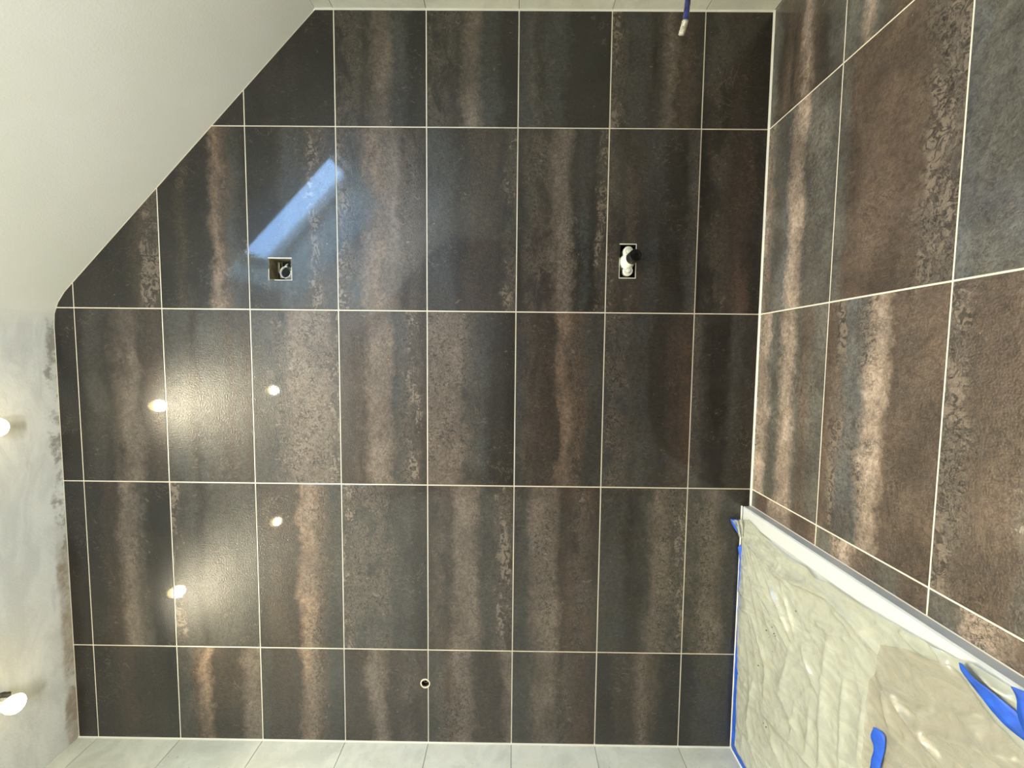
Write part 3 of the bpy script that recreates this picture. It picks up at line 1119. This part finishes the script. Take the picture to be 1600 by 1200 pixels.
# ------------------------------------------------------------------ flush electrical box
D = 0.055
eb = thing('electrical_box', 'open square flush box high in the dark wall with conduit ends inside', 'electrical box', (EB[0], 0, EB[1]))
eb_w, eb_h = EB[2] - EB[0], EB[3] - EB[1]
bm = bmesh.new()
t_ = 0.0022
g0 = 0.0006
box(bm, (g0, 0.0004, g0), (t_, D, eb_h - g0))
box(bm, (eb_w - t_, 0.0004, g0), (eb_w - g0, D, eb_h - g0))
box(bm, (t_, 0.0004, g0), (eb_w - t_, D, t_))
box(bm, (t_, 0.0004, eb_h - t_), (eb_w - t_, D, eb_h - g0))
obj('box_wall', bm, m_card, eb)
bm = bmesh.new()
box(bm, (t_, D - 0.002, t_), (eb_w - t_, D, eb_h - t_))
obj('box_back', bm, m_dark, eb)
bm = bmesh.new()   # grout smeared round the opening
for (a_, b__) in (((-.0005, -.0006, -.0008), (eb_w * 0.6, .0004, .0006)), ((-.0008, -.0006, eb_h - .0006), (eb_w * 0.5, .0004, eb_h + .0006)),
                  ((-.0010, -.0006, -.001), (.0006, .0004, eb_h * 0.75)), ((eb_w - .0008, -.0006, -.001), (eb_w + .0016, .0004, eb_h + .001))):
    box(bm, a_, b__)
obj('grout_edge', bm, m_pl, eb)
bm = bmesh.new()
box(bm, (0.012, 0.030, 0.048), (0.066, 0.032, 0.056))
box(bm, (0.030, 0.030, 0.050), (0.066, 0.032, 0.063))
obj('mounting_plate', bm, m_card, eb)
for (cx_, cz_, r_, ln, ty, tag_) in ((0.026, 0.026, 0.0205, 0.035, -0.25, 0), (0.046, 0.022, 0.0165, 0.022, 0.2, 1)):
    o_ = (cx_, 0.050, cz_)
    axd = (0.10 if tag_ == 0 else -0.1, -1, 0.12)
    bm = bmesh.new()
    pr = []
    for i in range(9):
        h_ = ln * i / 8
        pr.append((r_ - (0.0012 if i % 2 else 0), h_))
    pr += [(r_ - 0.0018, ln), (r_ - 0.0022, 0.001)]
    lathe(bm, pr, 28, o_, axd)
    obj('conduit', bm, m_pl if tag_ == 0 else m_pl, eb, smooth=False)
    bm = bmesh.new()
    lathe(bm, [(r_ - 0.0035, 0.001), (r_ - 0.0030, ln - 0.006), (0.0001, ln - 0.007)], 24, o_, axd)
    obj('conduit_shade', bm, m_void, eb, smooth=True)  # near-black insert stands for the shade inside the open conduit
bm = bmesh.new()
tube(bm, spline([(0.060, 0.050, 0.012), (0.058, 0.020, 0.016), (0.048, 0.008, 0.018), (0.036, 0.016, 0.012), (0.03, 0.048, 0.010)], 20), 0.0022, 8)
obj('wire', bm, m_cable, eb, smooth=True)

# ------------------------------------------------------------------ washbasin connections
sb = thing('pipe_outlet_box', 'narrow cut-out low in the dark wall with white capped water pipes and drain stub', 'pipe outlets', (SB[0], 0, SB[1]))
sw, sh = SB[2] - SB[0], SB[3] - SB[1]
bm = bmesh.new()
box(bm, (g0, 0.0004, g0), (t_, 0.07, sh - g0))
box(bm, (sw - t_, 0.0004, g0), (sw - g0, 0.07, sh - g0))
box(bm, (t_, 0.0004, g0), (sw - t_, 0.07, t_))
box(bm, (t_, 0.0004, sh - t_), (sw - t_, 0.07, sh - g0))
box(bm, (t_, 0.068, t_), (sw - t_, 0.07, sh - t_))
obj('box_wall', bm, m_dark, sb)
bm = bmesh.new()
for (a_, b__) in (((-.001, -.0008, -.002), (sw + .001, .0004, .0006)), ((-.001, -.0008, sh - .0006), (sw * 0.6, .0004, sh + .001)),
                  ((-.002, -.0008, -.001), (.0008, .0004, sh + .001)), ((sw - .0008, -.0008, -.001), (sw + .002, .0004, sh + .001))):
    box(bm, a_, b__)
obj('grout_edge', bm, m_pl, sb)
for (cx_, cz_) in ((0.0870, 0.0270), (0.0225, 0.0262)):
    bm = bmesh.new()
    lathe(bm, [(0.012, 0.0), (0.0155, 0.002), (0.0165, 0.045), (0.0150, 0.049), (0.0085, 0.0495), (0.0078, 0.0465), (0.0070, 0.0465), (0.0066, 0.0535), (0.0050, 0.055), (0.0001, 0.055)], 32, (cx_, 0.040, cz_), (0, -1, 0))
    pc = obj('pipe_cap', bm, m_pl, sb, smooth=False)
bm = bmesh.new()
lathe(bm, [(0.0255, 0.0), (0.0258, 0.046), (0.0240, 0.050), (0.0215, 0.051), (0.0205, 0.056), (0.0195, 0.075), (0.0180, 0.100)], 36, (0.0535, 0.050, 0.0300), (0.02, -1, -0.06))
dp = obj('drain_pipe', bm, m_pl, sb)
bm = bmesh.new()
lathe(bm, [(0.0186, 0.092), (0.0200, 0.094), (0.0200, 0.128), (0.0185, 0.131), (0.0110, 0.131), (0.0100, 0.127), (0.0001, 0.127)], 36, (0.0535, 0.050, 0.0300), (0.02, -1, -0.06))
obj('rubber_plug', bm, m_black, sb)

# ------------------------------------------------------------------ shower water connection
vp = thing('shower_connection', 'brass pipe fitting in a round hole of the dark wall above the shower tray', 'pipe fitting', (VC[0], 0, VC[1]))
bm = bmesh.new()
lathe(bm, [(VR - 0.0005, 0.045), (VR - 0.0005, 0.0), (VR - 0.0012, -0.0008), (VR + 0.0022, -0.0009), (VR + 0.0028, 0.0)], 36, (0, 0, 0), (0, 1, 0))
obj('grout_ring', bm, m_grout, vp)
bm = bmesh.new()
lathe(bm, [(VR - 0.0016, 0.045), (VR - 0.0016, 0.004), (VR - 0.0006, 0.004)], 36, (0, 0, 0), (0, 1, 0))
lathe(bm, [(VR - 0.0016, 0.044), (0.0001, 0.044)], 36, (0, 0, 0), (0, 1, 0))
obj('sleeve', bm, m_dark, vp)
bm = bmesh.new()
lathe(bm, [(0.0085, 0.043), (0.0085, 0.018), (0.0075, 0.0165), (0.0085, 0.015), (0.0085, 0.012), (0.0050, 0.0115), (0.0046, 0.030), (0.0001, 0.031)], 32, (0.0005, 0, 0), (0, 1, 0))
obj('threaded_fitting', bm, m_brass, vp)

# ------------------------------------------------------------------ blue conduit out of the knee wall
a = px(1079, -32, 1, -0.15)
a = Vector((XR, a.y, a.z))
b1 = px(1070.5, 33, 1, -0.135)
b2 = px(1064.5, 54, 1, -0.130)
mid1 = px(1074.5, 3, 1, -0.143)
bc = thing('blue_conduit', 'blue plastic water pipe with white wrapped end poking out of the pale knee wall', 'pipe', tuple(a))
path = spline([a, a.lerp(mid1, 0.5) + Vector((0, 0, 0.001)), mid1, b1, b2], 40)
path = [p - a for p in path]
bm = bmesh.new()
tube(bm, path[:33], 0.0080, 16, rf=lambda t: 0.0080 + 0.0003 * math.sin(t * 60))
obj('pipe', bm, m_blue, bc, smooth=True)
bm = bmesh.new()
tube(bm, path[30:], 0.0088, 16, rf=lambda t: 0.0090 - 0.0004 * math.sin(t * 22) - 0.0004 * t)
obj('wrapped_end', bm, m_wrap, bc, smooth=True)
bm = bmesh.new()
dirp = path[1] - path[0]
lathe(bm, [(0.0081, 0.0), (0.0130, 0.0002), (0.0120, 0.003), (0.0081, 0.0035)], 24, (0, 0, 0), (-1, 0, 0))
obj('wall_collar', bm, m_caulk, bc)

# ------------------------------------------------------------------ hanging spot lamps
m_disc = bpy.data.materials.new('lit_lamp_lens')
m_disc.use_nodes = True
q = m_disc.node_tree.nodes['Principled BSDF']
q.inputs['Base Color'].default_value = (0.9, 0.9, 0.85, 1)
q.inputs['Emission Color'].default_value = (1.0, 0.93, 0.78, 1)
q.inputs['Emission Strength'].default_value = LAMP_DISC
m_refl = bpy.data.materials.new('glowing_reflector_glass')
m_refl.use_nodes = True
q = m_refl.node_tree.nodes['Principled BSDF']
q.inputs['Base Color'].default_value = (0.9, 0.88, 0.8, 1)
q.inputs['Roughness'].default_value = 0.2
q.inputs['Emission Color'].default_value = (1.0, 0.78, 0.35, 1)
q.inputs['Emission Strength'].default_value = LAMP_BACK
LPOS = [(-0.367, -0.265, 2.285, 'spot lamp hanging from the ceiling at the left picture edge, near the dark wall', (0.03, 0.02)),
        (-1.172, -0.288, 2.262, 'bright spot lamp hanging beside the loose black cable above the shower tray', (0.18, 0.02)),
        (-0.367, -1.050, 2.270, 'spot lamp above the room middle, seen only mirrored in the dark tiles', (0.0, 0.06)),
        (-1.173, -1.050, 2.270, 'spot lamp further along over the shower, seen mirrored as a slim oval', (0.16, 0.0))]


def lamp(i, x, y, z, label, tilt):
    root = thing('spot_lamp', label, 'lamp', (x, y, z), 'spot lamps hanging on wires')
    d = Vector((tilt[0], tilt[1], -1)).normalized()    # shining direction
    up = -d
    bm = bmesh.new()
    lathe(bm, [(0.0245, 0.002), (0.0250, 0.006), (0.0235, 0.016), (0.0170, 0.030), (0.0120, 0.036)], 28, (0, 0, 0), up)
    obj('reflector', bm, m_refl, root, smooth=True)
    bm = bmesh.new()
    lathe(bm, [(0.0001, -0.0008), (0.0160, -0.0006), (0.0236, 0.0006), (0.0244, 0.0022)], 28, (0, 0, 0), up)
    obj('lens', bm, m_disc, root, smooth=True)
    bm = bmesh.new()
    lathe(bm, [(0.0121, 0.036), (0.0125, 0.050), (0.0090, 0.054), (0.0001, 0.054)], 24, (0, 0, 0), up)
    obj('lamp_base', bm, m_pl, root)
    for s in (-1, 1):
        st = up * 0.053 + Vector((0.004 * s, 0, 0))
        bm = bmesh.new()
        tube(bm, spline([st, st + Vector((0.006 * s, 0.004, 0.02)), Vector((0.010 * s, -0.004, 0.085)), Vector((0.004 * s, 0, H - z - 0.0004))], 14), 0.0013, 6)
        obj('wire', bm, m_cable, root, smooth=True)
    ld = bpy.data.lights.new('beam', 'SPOT')
    ld.energy = LAMP_W
    ld.color = LAMP_COL
    ld.spot_size = math.radians(LAMP_CONE)
    ld.spot_blend = 1.0
    ld.shadow_soft_size = 0.02
    lo = bpy.data.objects.new('beam', ld)
    C.objects.link(lo)
    lo.rotation_euler = d.to_track_quat('-Z', 'Y').to_euler()
    lo.location = d * 0.006
    lo.parent = root


for i, (x, y, z, lb, tl) in enumerate(LPOS):
    lamp(i, x, y, z, lb, tl)

# loose cable end by the second lamp
p0 = px(17, 1084, 2, 2.345)
p1 = px(-2, 1088, 2, 2.365)
p2 = Vector((p1.x - 0.01, p1.y - 0.05, H - 0.002))
bm = bmesh.new()
tube(bm, spline([p0, p0.lerp(p1, 0.5) + Vector((0.0, 0, -0.002)), p1, p2], 20), 0.006, 12, rf=lambda t: 0.0075 if t > 0.06 else 0.006)
o = obj('loose_cable', bm, m_cable, None, smooth=True)
tag(o, 'stub of dark cable hanging from the ceiling next to the bright lamp', 'cable')

# ------------------------------------------------------------------ unseen fill lamp added behind the photographer to brighten the ceiling
fill_rig = thing('fill_light', 'yellow twin fill lamp added on a tripod behind the photographer, heads turned up', 'added fill light', (-0.10, -2.0, 0))
m_yel = mat('yellow_lacquer', (215, 165, 30), 0.4)
m_fill = bpy.data.materials.new('fill_panel')
m_fill.use_nodes = True
q = m_fill.node_tree.nodes['Principled BSDF']
q.inputs['Emission Color'].default_value = (1.0, 0.95, 0.84, 1)
q.inputs['Emission Strength'].default_value = 4
for k in range(3):
    a = k * 2 * math.pi / 3 + 0.4
    bm = bmesh.new()
    tube(bm, [(0, 0, 0.42), (0.14 * math.cos(a), 0.14 * math.sin(a), 0.2), (0.28 * math.cos(a), 0.28 * math.sin(a), 0.008)], 0.010, 10)
    obj('leg', bm, m_black, fill_rig)
bm = bmesh.new()
tube(bm, [(0, 0, 0.40), (0, 0, 0.78)], 0.012, 12)
obj('pole', bm, m_yel, fill_rig)
bm = bmesh.new()
tube(bm, [(-0.20, 0, 0.78), (0.20, 0, 0.78)], 0.011, 12)
obj('crossbar', bm, m_yel, fill_rig)
for s_ in (-1, 1):
    bm = bmesh.new()
    box(bm, (s_ * 0.16 - 0.11, -0.08, 0.795), (s_ * 0.16 + 0.11, 0.08, 0.835))
    hd = obj('fill_head', bm, m_yel, fill_rig)
    bm = bmesh.new()
    box(bm, (s_ * 0.16 - 0.10, -0.07, 0.8352), (s_ * 0.16 + 0.10, 0.07, 0.837))
    obj('fill_glass', bm, m_fill, hd)
    ld = bpy.data.lights.new('ceiling_fill', 'AREA')
    ld.shape = 'RECTANGLE'
    ld.size, ld.size_y = 0.19, 0.13
    ld.energy = FILL_W / 2
    ld.color = (0.95, 0.98, 1.0)
    lo = bpy.data.objects.new('ceiling_fill', ld)
    C.objects.link(lo)
    lo.location = (s_ * 0.16, 0, 0.840)
    lo.rotation_euler = (math.pi, 0, 0)
    lo.parent = fill_rig
